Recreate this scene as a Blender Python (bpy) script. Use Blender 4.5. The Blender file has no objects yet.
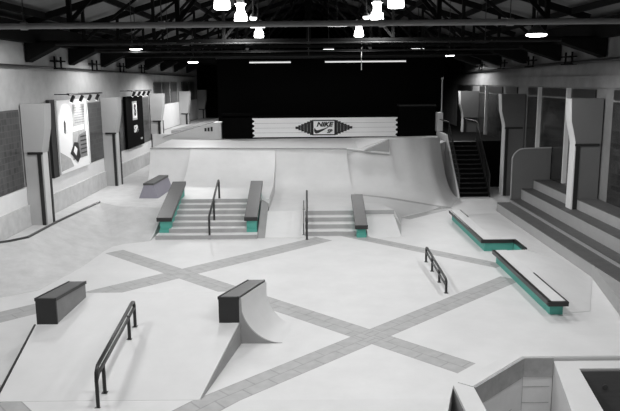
import bpy, bmesh, math, random
from mathutils import Matrix, Vector
random.seed(4)
S = bpy.context.scene
COL = S.collection

# ------------------------------------------------------------------ materials
def mat(name, color, rough=0.7, var=0.0, scale=3.0, bump=0.0, metal=0.0, emit=None, estr=0.0, spec=0.5):
    m = bpy.data.materials.new(name); m.use_nodes = True
    nt = m.node_tree; N = nt.nodes; L = nt.links
    b = N['Principled BSDF']
    b.inputs['Roughness'].default_value = rough
    b.inputs['Metallic'].default_value = metal
    b.inputs['Specular IOR Level'].default_value = spec
    if not isinstance(color, (tuple, list)): color = (color, color, color)
    c = (*color, 1)
    b.inputs['Base Color'].default_value = c
    if var or bump:
        tc = N.new('ShaderNodeTexCoord'); nz = N.new('ShaderNodeTexNoise')
        nz.inputs['Scale'].default_value = scale; nz.inputs['Detail'].default_value = 6
        nz.inputs['Roughness'].default_value = 0.65
        L.new(tc.outputs['Object'], nz.inputs['Vector'])
        if var:
            r = N.new('ShaderNodeMapRange')
            r.inputs['From Min'].default_value = 0.25; r.inputs['From Max'].default_value = 0.75
            r.inputs['To Min'].default_value = 1 - var; r.inputs['To Max'].default_value = 1 + var
            L.new(nz.outputs['Fac'], r.inputs['Value'])
            mul = N.new('ShaderNodeVectorMath'); mul.operation = 'SCALE'
            mul.inputs[0].default_value = color
            L.new(r.outputs[0], mul.inputs['Scale'])
            L.new(mul.outputs[0], b.inputs['Base Color'])
        if bump:
            bp = N.new('ShaderNodeBump'); bp.inputs['Strength'].default_value = bump
            bp.inputs['Distance'].default_value = 0.02
            L.new(nz.outputs['Fac'], bp.inputs['Height']); L.new(bp.outputs[0], b.inputs['Normal'])
    if emit is not None:
        b.inputs['Emission Color'].default_value = (emit, emit, emit, 1)
        b.inputs['Emission Strength'].default_value = estr
    return m

def math_node(nt, op, a, b=None, c=None):
    n = nt.nodes.new('ShaderNodeMath'); n.operation = op
    for i, v in enumerate((a, b, c)):
        if v is None: continue
        if isinstance(v, (int, float)): n.inputs[i].default_value = v
        else: nt.links.new(v, n.inputs[i])
    return n.outputs[0]

# paver bands laid in the skate floor: start point, direction in degrees, length, width
BANDS = [
    (-6.50, 21.90, -45.0, 13.45, 0.64),
    (-3.90, 8.90, 45.0, 13.45, 0.60),
    (-9.90, 13.10, 45.0, 14.70, 0.78),
    (1.10, 24.30, -45.0, 6.50, 0.55),
    (3.85, 26.95, 45.0, 2.75, 0.46),
    (-6.6, 12.2, -45.0, 6.0, 0.64),
    (1.95, 29.38, -2.9, 4.25, 0.34),
]
def ground_material():
    m = mat('pale_concrete', 0.66, 0.5, 0.07, 1.0, 0.06)
    nt = m.node_tree; N = nt.nodes; L = nt.links
    b = N['Principled BSDF']
    base = b.inputs['Base Color'].links[0].from_socket
    tc = N.new('ShaderNodeTexCoord')
    total = None; lines = None
    for (x0, y0, a, ln, w) in BANDS:
        a = math.radians(a); d = (math.cos(a), math.sin(a), 0); n = (-math.sin(a), math.cos(a), 0)
        def dot(v, off):
            q = N.new('ShaderNodeVectorMath'); q.operation = 'DOT_PRODUCT'
            L.new(tc.outputs['Object'], q.inputs[0]); q.inputs[1].default_value = v
            return math_node(nt, 'SUBTRACT', q.outputs['Value'], off)
        u = dot(d, d[0]*x0 + d[1]*y0); v = dot(n, n[0]*x0 + n[1]*y0)
        inside = math_node(nt, 'MULTIPLY', math_node(nt, 'GREATER_THAN', u, 0.0), math_node(nt, 'LESS_THAN', u, ln))
        inside = math_node(nt, 'MULTIPLY', inside, math_node(nt, 'LESS_THAN', math_node(nt, 'ABSOLUTE', v), w/2))
        row = math_node(nt, 'GREATER_THAN', v, 0.0)
        uu = math_node(nt, 'ADD', math_node(nt, 'DIVIDE', u, 0.62), math_node(nt, 'MULTIPLY', row, 0.5))
        joint = math_node(nt, 'LESS_THAN', math_node(nt, 'FRACT', uu), 0.05)
        mid = math_node(nt, 'LESS_THAN', math_node(nt, 'ABSOLUTE', v), 0.012)
        edge = math_node(nt, 'GREATER_THAN', math_node(nt, 'ABSOLUTE', v), w/2 - 0.02)
        ln_ = math_node(nt, 'MULTIPLY', math_node(nt, 'MAXIMUM', math_node(nt, 'MAXIMUM', joint, mid), edge), inside)
        total = inside if total is None else math_node(nt, 'MAXIMUM', total, inside)
        lines = ln_ if lines is None else math_node(nt, 'MAXIMUM', lines, ln_)
    nz = N.new('ShaderNodeTexNoise'); nz.inputs['Scale'].default_value = 5; nz.inputs['Detail'].default_value = 5
    L.new(tc.outputs['Object'], nz.inputs['Vector'])
    r = N.new('ShaderNodeMapRange'); r.inputs['To Min'].default_value = 0.30; r.inputs['To Max'].default_value = 0.48
    L.new(nz.outputs['Fac'], r.inputs['Value'])
    val = math_node(nt, 'SUBTRACT', r.outputs[0], math_node(nt, 'MULTIPLY', lines, 0.09))
    cc = N.new('ShaderNodeCombineColor')
    for k in range(3): L.new(val, cc.inputs[k])
    mx = N.new('ShaderNodeMix'); mx.data_type = 'RGBA'
    L.new(total, mx.inputs['Factor']); L.new(base, mx.inputs['A']); L.new(cc.outputs[0], mx.inputs['B'])
    L.new(mx.outputs['Result'], b.inputs['Base Color'])
    return m

def block_material(name, dark, light, rough, sx, sz, plane='YZ', bump=0.3):
    """glass block / brick pattern on a vertical wall, in object coordinates"""
    m = mat(name, dark, rough)
    nt = m.node_tree; N = nt.nodes; L = nt.links; b = N['Principled BSDF']
    tc = N.new('ShaderNodeTexCoord'); sp = N.new('ShaderNodeSeparateXYZ'); cb = N.new('ShaderNodeCombineXYZ')
    L.new(tc.outputs['Object'], sp.inputs[0])
    L.new(sp.outputs['Y' if plane == 'YZ' else 'X'], cb.inputs['X']); L.new(sp.outputs['Z'], cb.inputs['Y'])
    br = N.new('ShaderNodeTexBrick'); br.offset = 0.0
    br.inputs['Scale'].default_value = 1.0
    br.inputs['Brick Width'].default_value = sx; br.inputs['Row Height'].default_value = sz
    br.inputs['Mortar Size'].default_value = 0.012
    br.inputs['Color1'].default_value = (dark, dark, dark, 1)
    br.inputs['Color2'].default_value = (light, light, light, 1)
    mo = (dark + light) * 0.9
    br.inputs['Mortar'].default_value = (mo, mo, mo, 1)
    L.new(cb.outputs[0], br.inputs['Vector']); L.new(br.outputs['Color'], b.inputs['Base Color'])
    nz = N.new('ShaderNodeTexNoise'); nz.inputs['Scale'].default_value = 4
    L.new(tc.outputs['Object'], nz.inputs['Vector'])
    bp = N.new('ShaderNodeBump'); bp.inputs['Strength'].default_value = bump
    L.new(nz.outputs['Fac'], bp.inputs['Height']); L.new(bp.outputs[0], b.inputs['Normal'])
    return m

def grain_material(name, v, rough, stretch, spec=0.5):
    m = mat(name, v, rough, 0.12, 2.0, spec=spec)
    nt = m.node_tree
    nz = [n for n in nt.nodes if n.type == 'TEX_NOISE'][0]; tc = [n for n in nt.nodes if n.type == 'TEX_COORD'][0]
    mp = nt.nodes.new('ShaderNodeMapping'); mp.inputs['Scale'].default_value = stretch
    nt.links.new(tc.outputs['Object'], mp.inputs[0]); nt.links.new(mp.outputs[0], nz.inputs['Vector'])
    return m

M = dict(
    ground=ground_material(),
    white_concrete=mat('white_concrete', 0.66, 0.5, 0.05, 1.3, 0.04),
    shelf=mat('shelf_concrete', 0.60, 0.7, 0.12, 2.5, 0.1),
    rough_concrete=mat('rough_bowl_concrete', 0.54, 0.7, 0.13, 2.2, 0.35),
    deck=mat('deck_concrete', 0.60, 0.55, 0.05, 1.5),
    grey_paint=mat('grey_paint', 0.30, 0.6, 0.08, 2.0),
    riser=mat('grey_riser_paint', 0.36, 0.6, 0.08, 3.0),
    curb=mat('curb_grey_paint', 0.33, 0.6, 0.06, 2.0),
    tread=mat('dark_tread_paint', 0.075, 0.6, 0.25, 4.0),
    bleach=mat('bleacher_riser_paint', 0.30, 0.6, 0.07, 2.0),
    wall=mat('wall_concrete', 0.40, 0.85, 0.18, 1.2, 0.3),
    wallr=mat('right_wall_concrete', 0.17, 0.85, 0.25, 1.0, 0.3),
    dado=mat('rough_dado_concrete', 0.55, 0.9, 0.15, 3.0, 0.5),
    band=mat('white_wall_band', 0.78, 0.6, 0.05, 2.0),
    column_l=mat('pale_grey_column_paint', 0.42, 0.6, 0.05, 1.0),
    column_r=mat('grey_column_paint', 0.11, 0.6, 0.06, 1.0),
    edge_white=mat('white_paint_lit_face', 0.62, 0.6, 0.05, 2.0),  # white paint; on column inner faces it stands for the light they catch
    black=mat('black_paint', 0.0025, 0.9, spec=0.05),
    trim_black=mat('black_trim', 0.012, 0.5),
    black_steel=mat('black_steel', 0.018, 0.35, metal=0.0),
    granite=grain_material('dark_ledge_granite', 0.075, 0.45, (1, 6, 1)),
    granite_side=mat('ledge_front_granite', 0.022, 0.5, 0.1, 3),
    side_granite=mat('grey_ledge_side', 0.19, 0.5, 0.15, 3),
    kerb=mat('kerb_concrete', 0.42, 0.8, 0.2, 4),
    pit_white=mat('pit_white_paint', 0.8, 0.6, 0.05, 2),
    purple_grey=mat('lavender_grey_paint', (0.30, 0.29, 0.34), 0.6, 0.06, 3),
    teal=mat('teal_paint', (0.085, 0.36, 0.30), 0.55, 0.05, 4),
    wood=grain_material('dark_roof_timber', 0.009, 1.0, (6, 6, 1), 0.1),
    roof=grain_material('roof_boards', 0.17, 0.9, (0.6, 6, 1)),
    pipe=mat('grey_pipe', 0.20, 0.5),
    dark_pipe=mat('dark_pipe', 0.03, 0.8, spec=.2),
    steel=mat('galvanised_steel', 0.45, 0.4, metal=0.6),
    glassl=block_material('left_glass_block', 0.03, 0.07, 0.3, 0.2, 0.2),
    glassr=block_material('right_glass_block', 0.012, 0.035, 0.18, 0.42, 0.2, bump=.6),
    upper_pane=mat('dark_upper_pane', 0.02, 0.4, 0.2, 3),
    white=mat('white_print', 0.95, 0.5),
    greyprint=mat('grey_print', 0.22, 0.5, 0.5, 9.0),
    midprint=mat('pale_grey_print', 0.45, 0.5, 0.25, 6.0),
    ply=grain_material('grey_plywood', 0.13, 0.7, (1, 1, 8)),
    lamp=mat('glowing_refractor', 0.8, 0.4, emit=1.0, estr=9.0),
    tube=mat('glowing_tube', 0.8, 0.4, emit=1.0, estr=2.2),
    strip=mat('dim_glowing_tube', 0.8, 0.4, emit=1.0, estr=.55),
)

# ------------------------------------------------------------------ mesh builder
class MB:
    def __init__(s): s.v = []; s.f = []
    def add(s, vs, fs):
        o = len(s.v); s.v += [tuple(v) for v in vs]; s.f += [tuple(i + o for i in f) for f in fs]; return s
    def box(s, x0, x1, y0, y1, z0, z1):
        vs = [(x, y, z) for z in (z0, z1) for y in (y0, y1) for x in (x0, x1)]
        return s.add(vs, [(0, 2, 3, 1), (4, 5, 7, 6), (0, 1, 5, 4), (2, 6, 7, 3), (0, 4, 6, 2), (1, 3, 7, 5)])
    def prism(s, pts, z0, z1):
        """xy polygon extruded; z1 may be a list of per-vertex heights"""
        n = len(pts); zz = z1 if isinstance(z1, (list, tuple)) else [z1]*n
        zb = z0 if isinstance(z0, (list, tuple)) else [z0]*n
        vs = [(x, y, z) for (x, y), z in zip(pts, zb)] + [(x, y, z) for (x, y), z in zip(pts, zz)]
        fs = [tuple(range(n))[::-1], tuple(range(n, 2*n))] + [(i, (i+1) % n, n+(i+1) % n, n+i) for i in range(n)]
        return s.add(vs, fs)
    def side(s, prof, x0, x1):
        """(y,z) profile extruded along x"""
        n = len(prof)
        vs = [(x0, y, z) for y, z in prof] + [(x1, y, z) for y, z in prof]
        fs = [tuple(range(n)), tuple(range(n, 2*n))[::-1]] + [(i, n+i, n+(i+1) % n, (i+1) % n) for i in range(n)]
        return s.add(vs, fs)
    def front(s, prof, y0, y1):
        """(x,z) profile extruded along y"""
        n = len(prof)
        vs = [(x, y0, z) for x, z in prof] + [(x, y1, z) for x, z in prof]
        fs = [tuple(range(n)), tuple(range(n, 2*n))[::-1]] + [(i, n+i, n+(i+1) % n, (i+1) % n) for i in range(n)]
        return s.add(vs, fs)
    def beam(s, a, b, w, h=None):
        h = h or w; a = Vector(a); b = Vector(b); d = (b-a).normalized()
        up = Vector((0, 0, 1)) if abs(d.z) < 0.9 else Vector((0, 1, 0))
        r = d.cross(up).normalized(); u = r.cross(d).normalized()
        vs = [p + r*i*w/2 + u*j*h/2 for p in (a, b) for i, j in ((-1, -1), (1, -1), (1, 1), (-1, 1))]
        return s.add(vs, [(0, 1, 2, 3), (7, 6, 5, 4), (0, 4, 5, 1), (1, 5, 6, 2), (2, 6, 7, 3), (3, 7, 4, 0)])
    def tube(s, pts, r, n=10):
        pts = [Vector(p) for p in pts]; rings = []
        prev = None
        for i, p in enumerate(pts):
            if i == 0: d = pts[1]-p
            elif i == len(pts)-1: d = p-pts[-2]
            else: d = (p-pts[i-1]).normalized() + (pts[i+1]-p).normalized()
            d.normalize()
            if prev is None:
                a = Vector((1, 0, 0)) if abs(d.x) < 0.9 else Vector((0, 1, 0))
                prev = (a - d*a.dot(d)).normalized()
            else: prev = (prev - d*prev.dot(d)).normalized()
            q = d.cross(prev)
            rings.append([p + (prev*math.cos(t) + q*math.sin(t))*r for t in [2*math.pi*k/n for k in range(n)]])
        vs = [v for g in rings for v in g]; fs = []
        for i in range(len(rings)-1):
            for k in range(n):
                fs.append((i*n+k, i*n+(k+1) % n, (i+1)*n+(k+1) % n, (i+1)*n+k))
        fs.append(tuple(range(n))[::-1]); fs.append(tuple((len(rings)-1)*n+k for k in range(n)))
        return s.add(vs, fs)
    def lathe(s, c, prof, n=20):
        """(r,z) profile about a vertical axis at c"""
        vs = []; fs = []
        for r, z in prof:
            for k in range(n):
                t = 2*math.pi*k/n; vs.append((c[0]+r*math.cos(t), c[1]+r*math.sin(t), c[2]+z))
        for i in range(len(prof)-1):
            for k in range(n): fs.append((i*n+k, i*n+(k+1) % n, (i+1)*n+(k+1) % n, (i+1)*n+k))
        fs.append(tuple(range(n))[::-1]); fs.append(tuple((len(prof)-1)*n+k for k in range(n)))
        return s.add(vs, fs)
    def solid_grid(s, P, zb=-0.02):
        """P[i][j] surface points; closed with skirts down to zb"""
        a = len(P); b = len(P[0]); o = a*b
        vs = [p for row in P for p in row] + [(p[0], p[1], zb) for row in P for p in row]
        I = lambda i, j: i*b+j
        fs = []
        for i in range(a-1):
            for j in range(b-1):
                q = (I(i, j), I(i, j+1), I(i+1, j+1), I(i+1, j)); fs.append(q); fs.append(tuple(o+k for k in q[::-1]))
        for i in range(a-1):
            for j in (0, b-1): fs.append((I(i, j), I(i+1, j), o+I(i+1, j), o+I(i, j)))
        for j in range(b-1):
            for i in (0, a-1): fs.append((I(i, j), I(i, j+1), o+I(i, j+1), o+I(i, j)))
        return s.add(vs, fs)

def obj(name, mb, m, parent=None, smooth=False, bevel=0.0):
    off = parent_world(parent)
    me = bpy.data.meshes.new(name)
    me.from_pydata([(x-off.x, y-off.y, z-off.z) for x, y, z in mb.v], [], mb.f)
    bm = bmesh.new(); bm.from_mesh(me); bmesh.ops.remove_doubles(bm, verts=bm.verts, dist=1e-5)
    bmesh.ops.recalc_face_normals(bm, faces=bm.faces); bm.to_mesh(me); bm.free()
    me.materials.append(m)
    o = bpy.data.objects.new(name, me); COL.objects.link(o)
    if parent is not None: o.parent = parent
    if smooth:
        for p in me.polygons: p.use_smooth = True
        e = o.modifiers.new('smooth', 'EDGE_SPLIT'); e.split_angle = math.radians(35)
    if bevel:
        bv = o.modifiers.new('bevel', 'BEVEL'); bv.width = bevel; bv.segments = 2; bv.limit_method = 'ANGLE'
    return o
def parent_world(p):
    v = Vector((0, 0, 0))
    while p is not None: v += p.location; p = p.parent
    return v
def tag(o, label, cat, group=None, kind=None):
    o['label'] = label; o['category'] = cat
    if group: o['group'] = group
    if kind: o['kind'] = kind
    return o
def thing(name, label, cat, loc=(0, 0, 0), group=None):
    o = bpy.data.objects.new(name, None); COL.objects.link(o); o.location = loc; o.empty_display_size = 0.2
    return tag(o, label, cat, group)
def struct(name, mb, m, label=None, parent=None, smooth=False):
    o = obj(name, mb, m, parent, smooth)
    if parent is None:
        o['kind'] = 'structure'
        if label: o['label'] = label
    return o
def copy_tree(o, parent=None):
    c = o.copy(); COL.objects.link(c)
    if parent is not None: c.parent = parent
    for ch in [q for q in bpy.data.objects if q.parent == o]: copy_tree(ch, c)
    return c
def lerp(a, b, t): return tuple(x+(y-x)*t for x, y in zip(a, b))
def resample(pts, n):
    out = []
    for i in range(len(pts)-1):
        for k in range(n): out.append(lerp(pts[i], pts[i+1], k/n))
    out.append(pts[-1]); return out
def transition(B, T, n=14, power=None):
    """curved skate transition between a foot line B and a lip line T"""
    rows = []
    for j in range(n+1):
        s = j/n; row = []
        for b, t in zip(B, T):
            if power is None:                     # circular arc, tangent to the floor at the foot
                amax = math.radians(62); h = math.sin(amax*s)/math.sin(amax); v = (1-math.cos(amax*s))/(1-math.cos(amax))
            else: h = s; v = s**power
            row.append((b[0]+(t[0]-b[0])*h, b[1]+(t[1]-b[1])*h, b[2]+(t[2]-b[2])*v))
        rows.append(row)
    return rows

WL, WR = -9.7, 10.2
# ------------------------------------------------------------------ floor and room shell
fl = MB()
fl.prism([(WL, 11.12), (2.43, 11.12), (2.6, 11.66), (WL, 11.66)], -0.3, 0)
fl.box(WL, WR, 13.0, 60, -0.3, 0)
fl.prism([(WL, 11.66), (2.6, 11.66), (2.95, 11.57), (4.25, 12.88), (4.25, 13.0), (WL, 13.0)], -0.3, 0)
fl.prism([(2.6, 11.66), (2.6, 8.5), (2.95, 8.5), (2.95, 11.57)], -2.1, 0)
fl.prism([(4.25, 12.88), (WR, 12.88), (WR, 13.0), (4.25, 13.0)], -2.1, 0)
fl.box(WL, 2.59, 6.0, 10.0, -1.3, -1.05)
struct('floor', fl, M['ground'], 'pale concrete skatepark floor crossed by grey paver bands')
fb = MB()
fb.prism([(WL, 11.12), (2.43, 11.12), (1.95, 9.5), (WL, 9.5)], -1.0, [0, 0, -.2, -.2])
tag(obj('concrete_bank', fb, M['ground']), 'pale concrete bank falling away towards the near edge of the floor', 'ramp')
wl = MB().box(WL-0.3, WL, -8, 60, -1, 7.6)
struct('wall_left', wl, M['wall'], 'grey concrete left wall with windows and posters')
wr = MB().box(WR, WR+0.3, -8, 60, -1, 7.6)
struct('wall_right', wr, M['wallr'], 'dim grey concrete right wall behind the bleachers')
struct('wall_back', MB().box(WL-.3, WR+.3, 60, 60.3, -1, 11), M['black'], 'dark far end wall')
struct('wall_front', MB().box(WL-.3, WR+.3, -8.3, -8, -1, 11), M['wall'])
# pitched roof
rf = MB()
for sgn in (-1, 1):
    rf.front([(0, 10.6), (sgn*10.5, 7.55), (sgn*10.5, 7.75), (0, 10.8)], -8.3, 60.3)
struct('ceiling', rf, M['roof'], 'dark boarded pitched roof over the hall')
# white painted band and rough dado on the left wall
struct('trim_1', MB().box(WL, WL+0.05, 5, 60, 1.42, 2.02), M['band'], 'white painted band below the left windows')
struct('trim_2', MB().box(WL, WL+0.12, 5, 41.4, 0.0, 1.42), M['dado'], 'rough grey dado at the foot of the left wall')
struct('trim_4', MB().box(WL, WL+0.05, 41.9, 60, 2.4, 4.05), M['band'], 'white painted wall band above the far left deck')
struct('trim_3', MB().box(WR-0.06, WR, 5, 60, 5.18, 5.6), M['wallr'], 'lintel band above the right windows')

# glass block windows; the piers between them are the wall itself
wn = [0]
def window(side, y0, y1, z0, z1, m):
    wn[0] += 1
    x0, x1 = (WL, WL+0.06) if side < 0 else (WR-0.06, WR)
    struct('window_%d' % wn[0], MB().box(x0, x1, y0, y1, z0, z1), m,
           'dark glass block window in the %s wall' % ('left' if side < 0 else 'right'))
for y0, y1 in ((12, 17.2), (17.6, 22.75), (24.3, 26.0), (29.45, 32.6), (34.6, 35.6), (38.75, 41.3)):
    window(-1, y0, y1, 2.05, 4.65, M['glassl'])
for y0, y1 in ((43.0, 45.2), (45.6, 47.8), (48.2, 50.4), (52.5, 55), (55.5, 58)): window(-1, y0, y1, 4.1, 5.5, M['glassl'])
for y0, y1 in ((13, 16.8), (17.4, 22.9), (24.4, 26.55), (27.2, 29.95), (30.5, 31.9), (33.6, 35.6), (36.2, 38.9), (39.6, 41), (43, 47)):
    window(1, y0, y1, 1.9 if y0 > 31 else 1.33, 4.72, M['glassr'])
    window(1, y0, y1, 4.8, 5.12, M['upper_pane'])
for y in (26.85, 30.2, 39.25):
    o = obj('window_mullion', MB().box(WR-0.16, WR, y-0.04, y+0.04, 1.4 if y < 28 else 2.3, 5.15), M['edge_white'])
    tag(o, {26.85: 'white post between dark windows above the bleachers, nearest one', 30.2: 'white post between dark windows, ending above the curved end panel',
            39.25: 'thin white post between windows beyond the second right column'}[y], 'post', 'white posts between the right windows')

# ------------------------------------------------------------------ columns
def column(side, y, zb, label, detailed=True):
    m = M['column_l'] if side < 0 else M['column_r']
    W = WL+0.06 if side < 0 else WR-0.07
    s = side                                            # +1: wall is at +x
    xi = 9.22 if side > 0 else 9.01                     # inner face of shaft
    if zb > 2: xi += 0.0
    t = thing('wall_column', label, 'column', (s*xi, y, zb), 'flared columns along the %s wall' % ('left' if s < 0 else 'right'))
    zt, zl = 4.83, (3.26 if side > 0 else 3.2)
    th = 0.48 if side > 0 else 0.6
    HP = 0.20 if side > 0 else 0.17
    up = MB().front([(s*(xi+0.03), zl), (s*(xi-0.02), zl+0.25), (s*(xi-HP+.04), zl+0.8), (s*(xi-HP), zt-0.2), (s*(xi-HP), zt), (W, zt), (W, zl)], y, y+th)
    obj('flared_head', up, m, t)
    sh = MB().box(*sorted((s*(xi+0.03), W)), y+0.02, y+th-0.02, zb, zl)
    obj('shaft', sh, m, t)
    if side > 0:
        obj('inner_face', MB().front([(s*(xi-.02), zb), (s*xi, zl), (s*(xi-0.04), zl+0.25), (s*(xi-HP+.02), zl+0.8), (s*(xi-HP-.03), zt), (s*(xi-HP), zt), (s*(xi-HP+.04), zl+0.8), (s*(xi-0.02), zl+0.25), (s*(xi+0.03), zl), (s*(xi+.03), zb)], y-0.01, y+th), M['edge_white'], t)  # pale colour puts the hall light on the room-facing side
    else:
        obj('inner_face', MB().box(-xi-0.02, -xi+0.0, y+0.02, y+th, zb, zl-0.02), M['edge_white'], t)  # lighter than the shaft, light on this face put into its colour
    e = MB().box(*sorted((s*(xi+0.0), s*(xi+(.84 if side > 0 else .5)))), y-0.03, y+0.03, zl-0.06, zl+0.02)
    obj('cross_trim', e, M['trim_black'], t)
    v = MB().box(*sorted((s*(xi+0.06), s*(xi+0.18))), y-0.02, y+0.03, zb, zl-0.04)
    obj('edge_trim', v, M['trim_black'], t)
    if side < 0:
        obj('rear_edge_trim', MB().box(-xi, -xi+0.03, y+th-0.14, y+th, zb, zl), M['trim_black'], t)
    return t
column(-1, 22.9, 0.7, 'nearest left column, tall flared pale grey pier with black edge trims')
column(-1, 31.8, 0.7, 'left column between the white poster and the black poster')
column(-1, 41.6, 2.4, 'left column standing on the far deck beside the black poster')
column(-1, 51.0, 2.4, 'left column on the far deck, second beyond the black poster')
column(-1, 59.2, 2.4, 'farthest left column at the edge of the black partition')
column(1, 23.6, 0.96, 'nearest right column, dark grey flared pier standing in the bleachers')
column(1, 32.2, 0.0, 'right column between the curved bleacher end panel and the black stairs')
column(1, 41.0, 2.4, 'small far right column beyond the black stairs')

# ------------------------------------------------------------------ left shelf and bowl
T = [(-9.55, 20.3, .7), (-9.3, 20.5, .7), (-8.95, 21.0, .7), (-8.9, 23.4, .7), (-8.75, 25.6, .7), (-8.6, 27.4, .7), (-7.5, 26.4, .7), (-5.65, 26.0, .7)]
B = [(-9.55, 16.3, 0), (-8.8, 16.5, 0), (-7.35, 17.7, 0), (-6.95, 20, 0), (-6.85, 22, 0), (-6.75, 22.6, 0), (-6.5, 22.95, 0), (-5.65, 23.4, 0)]
obw = obj('bowl_bank', MB().solid_grid(transition(resample([(x, y, z+.004) for x, y, z in B], 5), resample(T, 5), 10, 1.35)), M['rough_concrete'], smooth=True)
tag(obw, 'rough pale concrete bank curving up to the black-edged shelf under the left wall', 'ramp')
sh = MB().prism([(x, y) for x, y, z in T] + [(-5.65, 31.2), (-7.6, 31.3), (-7.6, 41.4), (WL+.14, 41.4)], 0, 0.7)
tag(obj('concrete_shelf', sh, M['shelf']), 'raised concrete shelf along the foot of the left wall', 'platform')
tag(obj('metal_coping', MB().tube([(x, y, .71) for x, y, z in T[:6]], 0.045), M['black_steel']), 'black pipe coping along the lip of the left bowl bank', 'coping')

# ------------------------------------------------------------------ upper deck and back ramps
D = [(-7.6, 32.4), (0.5, 31.5), (1.72, 31.36), (3.6, 31.5), (4.5, 31.75), (6.3, 33.3), (7.02, 35.0), (7.02, 59.9), (WL+.14, 59.9), (WL+.14, 41.5), (-7.6, 41.5)]
tag(obj('upper_deck', MB().prism(D, 0.0, 2.4), M['deck']), 'raised pale deck at the far end above the curved ramps', 'platform')
tag(obj('metal_coping', MB().tube([(x, y-.02, 2.42) for x, y in D[:3]], 0.03), M['riser']), 'thin grey coping along the front lip of the far deck', 'coping')
tag(obj('metal_coping', MB().tube([(1.72, 31.33, 2.42), (2.6, 31.1, 2.33), (3.66, 30.95, 2.22)], 0.055), M['edge_white']), 'thick white coping at the right end of the far deck lip', 'coping')

tag(obj('dark_landing', MB().box(7.05, WR-.08, 34.98, 59.9, 0, 2.39), M['black']), 'dark landing at the top of the black stairs', 'platform')
def yfront(x): return 32.4 + (x+7.6)*(31.5-32.4)/8.1
def rampobj(name, label, B, T, n=14, power=None, m='ground'):
    o = obj(name, MB().solid_grid(transition(B, T, n, power)), M[m], smooth=True)
    return tag(o, label, 'ramp')
rampobj('quarter_pipe', 'curved ramp at the far left, between the lavender ledge and the deck',
        [(-7.6, 31.0, .7), (-6.6, 30.9, .7), (-5.65, 30.4, .75)], [(-7.6, 32.42, 2.4), (-6.6, 32.3, 2.4), (-5.65, 32.2, 2.4)])
rampobj('quarter_pipe', 'curved ramp rising behind the seven-step stairs to the deck',
        [(x, 28.9, .98) for x in (-5.65, -5.0, -3.5, -1.6)], [(x, yfront(x), 2.4) for x in (-5.65, -5.0, -3.5, -1.6)])
rampobj('quarter_pipe', 'curved ramp rising behind the four-step stairs to the deck',
        [(x, 29.3, .6) for x in (-1.6, 0, 2.0)], [(-1.6, yfront(-1.6), 2.4), (0, yfront(0), 2.4), (1.72, 31.38, 2.4)])
rampobj('wide_bank', 'wide concrete bank climbing to the far wall left of the black stairs',
        resample([(2.0, 29.5, .6), (3.3, 29.45, .45), (4.2, 29.35, .3), (5.2, 29.25, .14), (6.1, 29.15, .01), (7.0, 31.6, .01)], 4),
        resample([(1.72, 31.45, 2.36), (2.7, 31.45, 2.5), (3.6, 31.35, 2.86), (4.5, 31.6, 2.88), (5.6, 32.3, 2.82), (6.35, 33.2, 2.75)], 4), 14)
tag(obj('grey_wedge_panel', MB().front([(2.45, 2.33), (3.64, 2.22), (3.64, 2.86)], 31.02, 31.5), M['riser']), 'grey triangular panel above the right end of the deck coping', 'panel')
ex = thing('deck_extension', 'sloping raised extension of the deck behind the top of the wide bank', 'platform', (4.8, 34, 2.4))
obj('slab', MB().prism([(2.3, 31.5), (3.6, 31.37), (4.5, 31.62), (6.3, 33.2), (7.0, 37.4), (2.3, 37.4)], 2.3, [2.41, 2.86, 2.87, 2.74, 2.5, 2.42]), M['deck'], ex)
# landings
pa = MB().box(-5.65, -1.6, 26.3, 28.95, 0, 0.98)
tag(obj('landing', pa, M['ground']), 'raised landing at the top of the seven-step stairs', 'platform')
pb = MB().prism([(-1.6, 25.6), (2.0, 25.6), (2.0, 29.5), (-1.6, 29.3)], 0, 0.6)
tag(obj('landing', pb, M['ground']), 'raised landing at the top of the four-step stairs', 'platform')
pc = MB().solid_grid([[(2.0, 25.6, .6), (3.22, 25.6, .6), (3.5, 25.6, .012)], [(2.0, 27.2, .6), (3.0, 27.25, .52), (3.75, 27.3, .012)], [(2.0, 28.4, .6), (3.2, 28.4, .42), (4.7, 28.35, .012)], [(2.0, 29.55, .6), (3.45, 29.5, .45), (6.1, 29.22, .012)]])
tag(obj('sloping_landing', pc, M['ground'], smooth=True), 'landing right of the four-step stairs falling gently to the right', 'ramp')
# banks beside the stairs
tag(obj('side_bank', MB().solid_grid([[(-1.62, 23.7, .01), (-.2, 23.7, .01)], [(-1.62, 25.6, .6), (-.2, 25.6, .6)]]), M['ground']), 'plain bank between the two stair sets', 'ramp')
tag(obj('side_bank', MB().solid_grid([[(2.06, 23.65, .01), (3.25, 23.7, .01), (3.5, 23.75, .008)], [(2.06, 25.59, .47), (3.2, 25.58, .47), (3.5, 25.58, .01)]]), M['ground']), 'bank right of the four-step stairs', 'ramp')
tag(obj('grey_riser', MB().box(2.06, 3.22, 25.55, 25.64, .47, .612), M['riser']), 'grey riser strip at the top of the bank right of the stairs', 'riser')
tag(obj('stair_flank', MB().solid_grid([[(-1.9, 23.62, .01), (-1.62, 23.66, .01)], [(-1.9, 26.35, .97), (-1.62, 26.35, .8)]]), M['grey_paint']), 'narrow grey slope beside the right ledge of the seven-step stairs', 'ramp')

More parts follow.
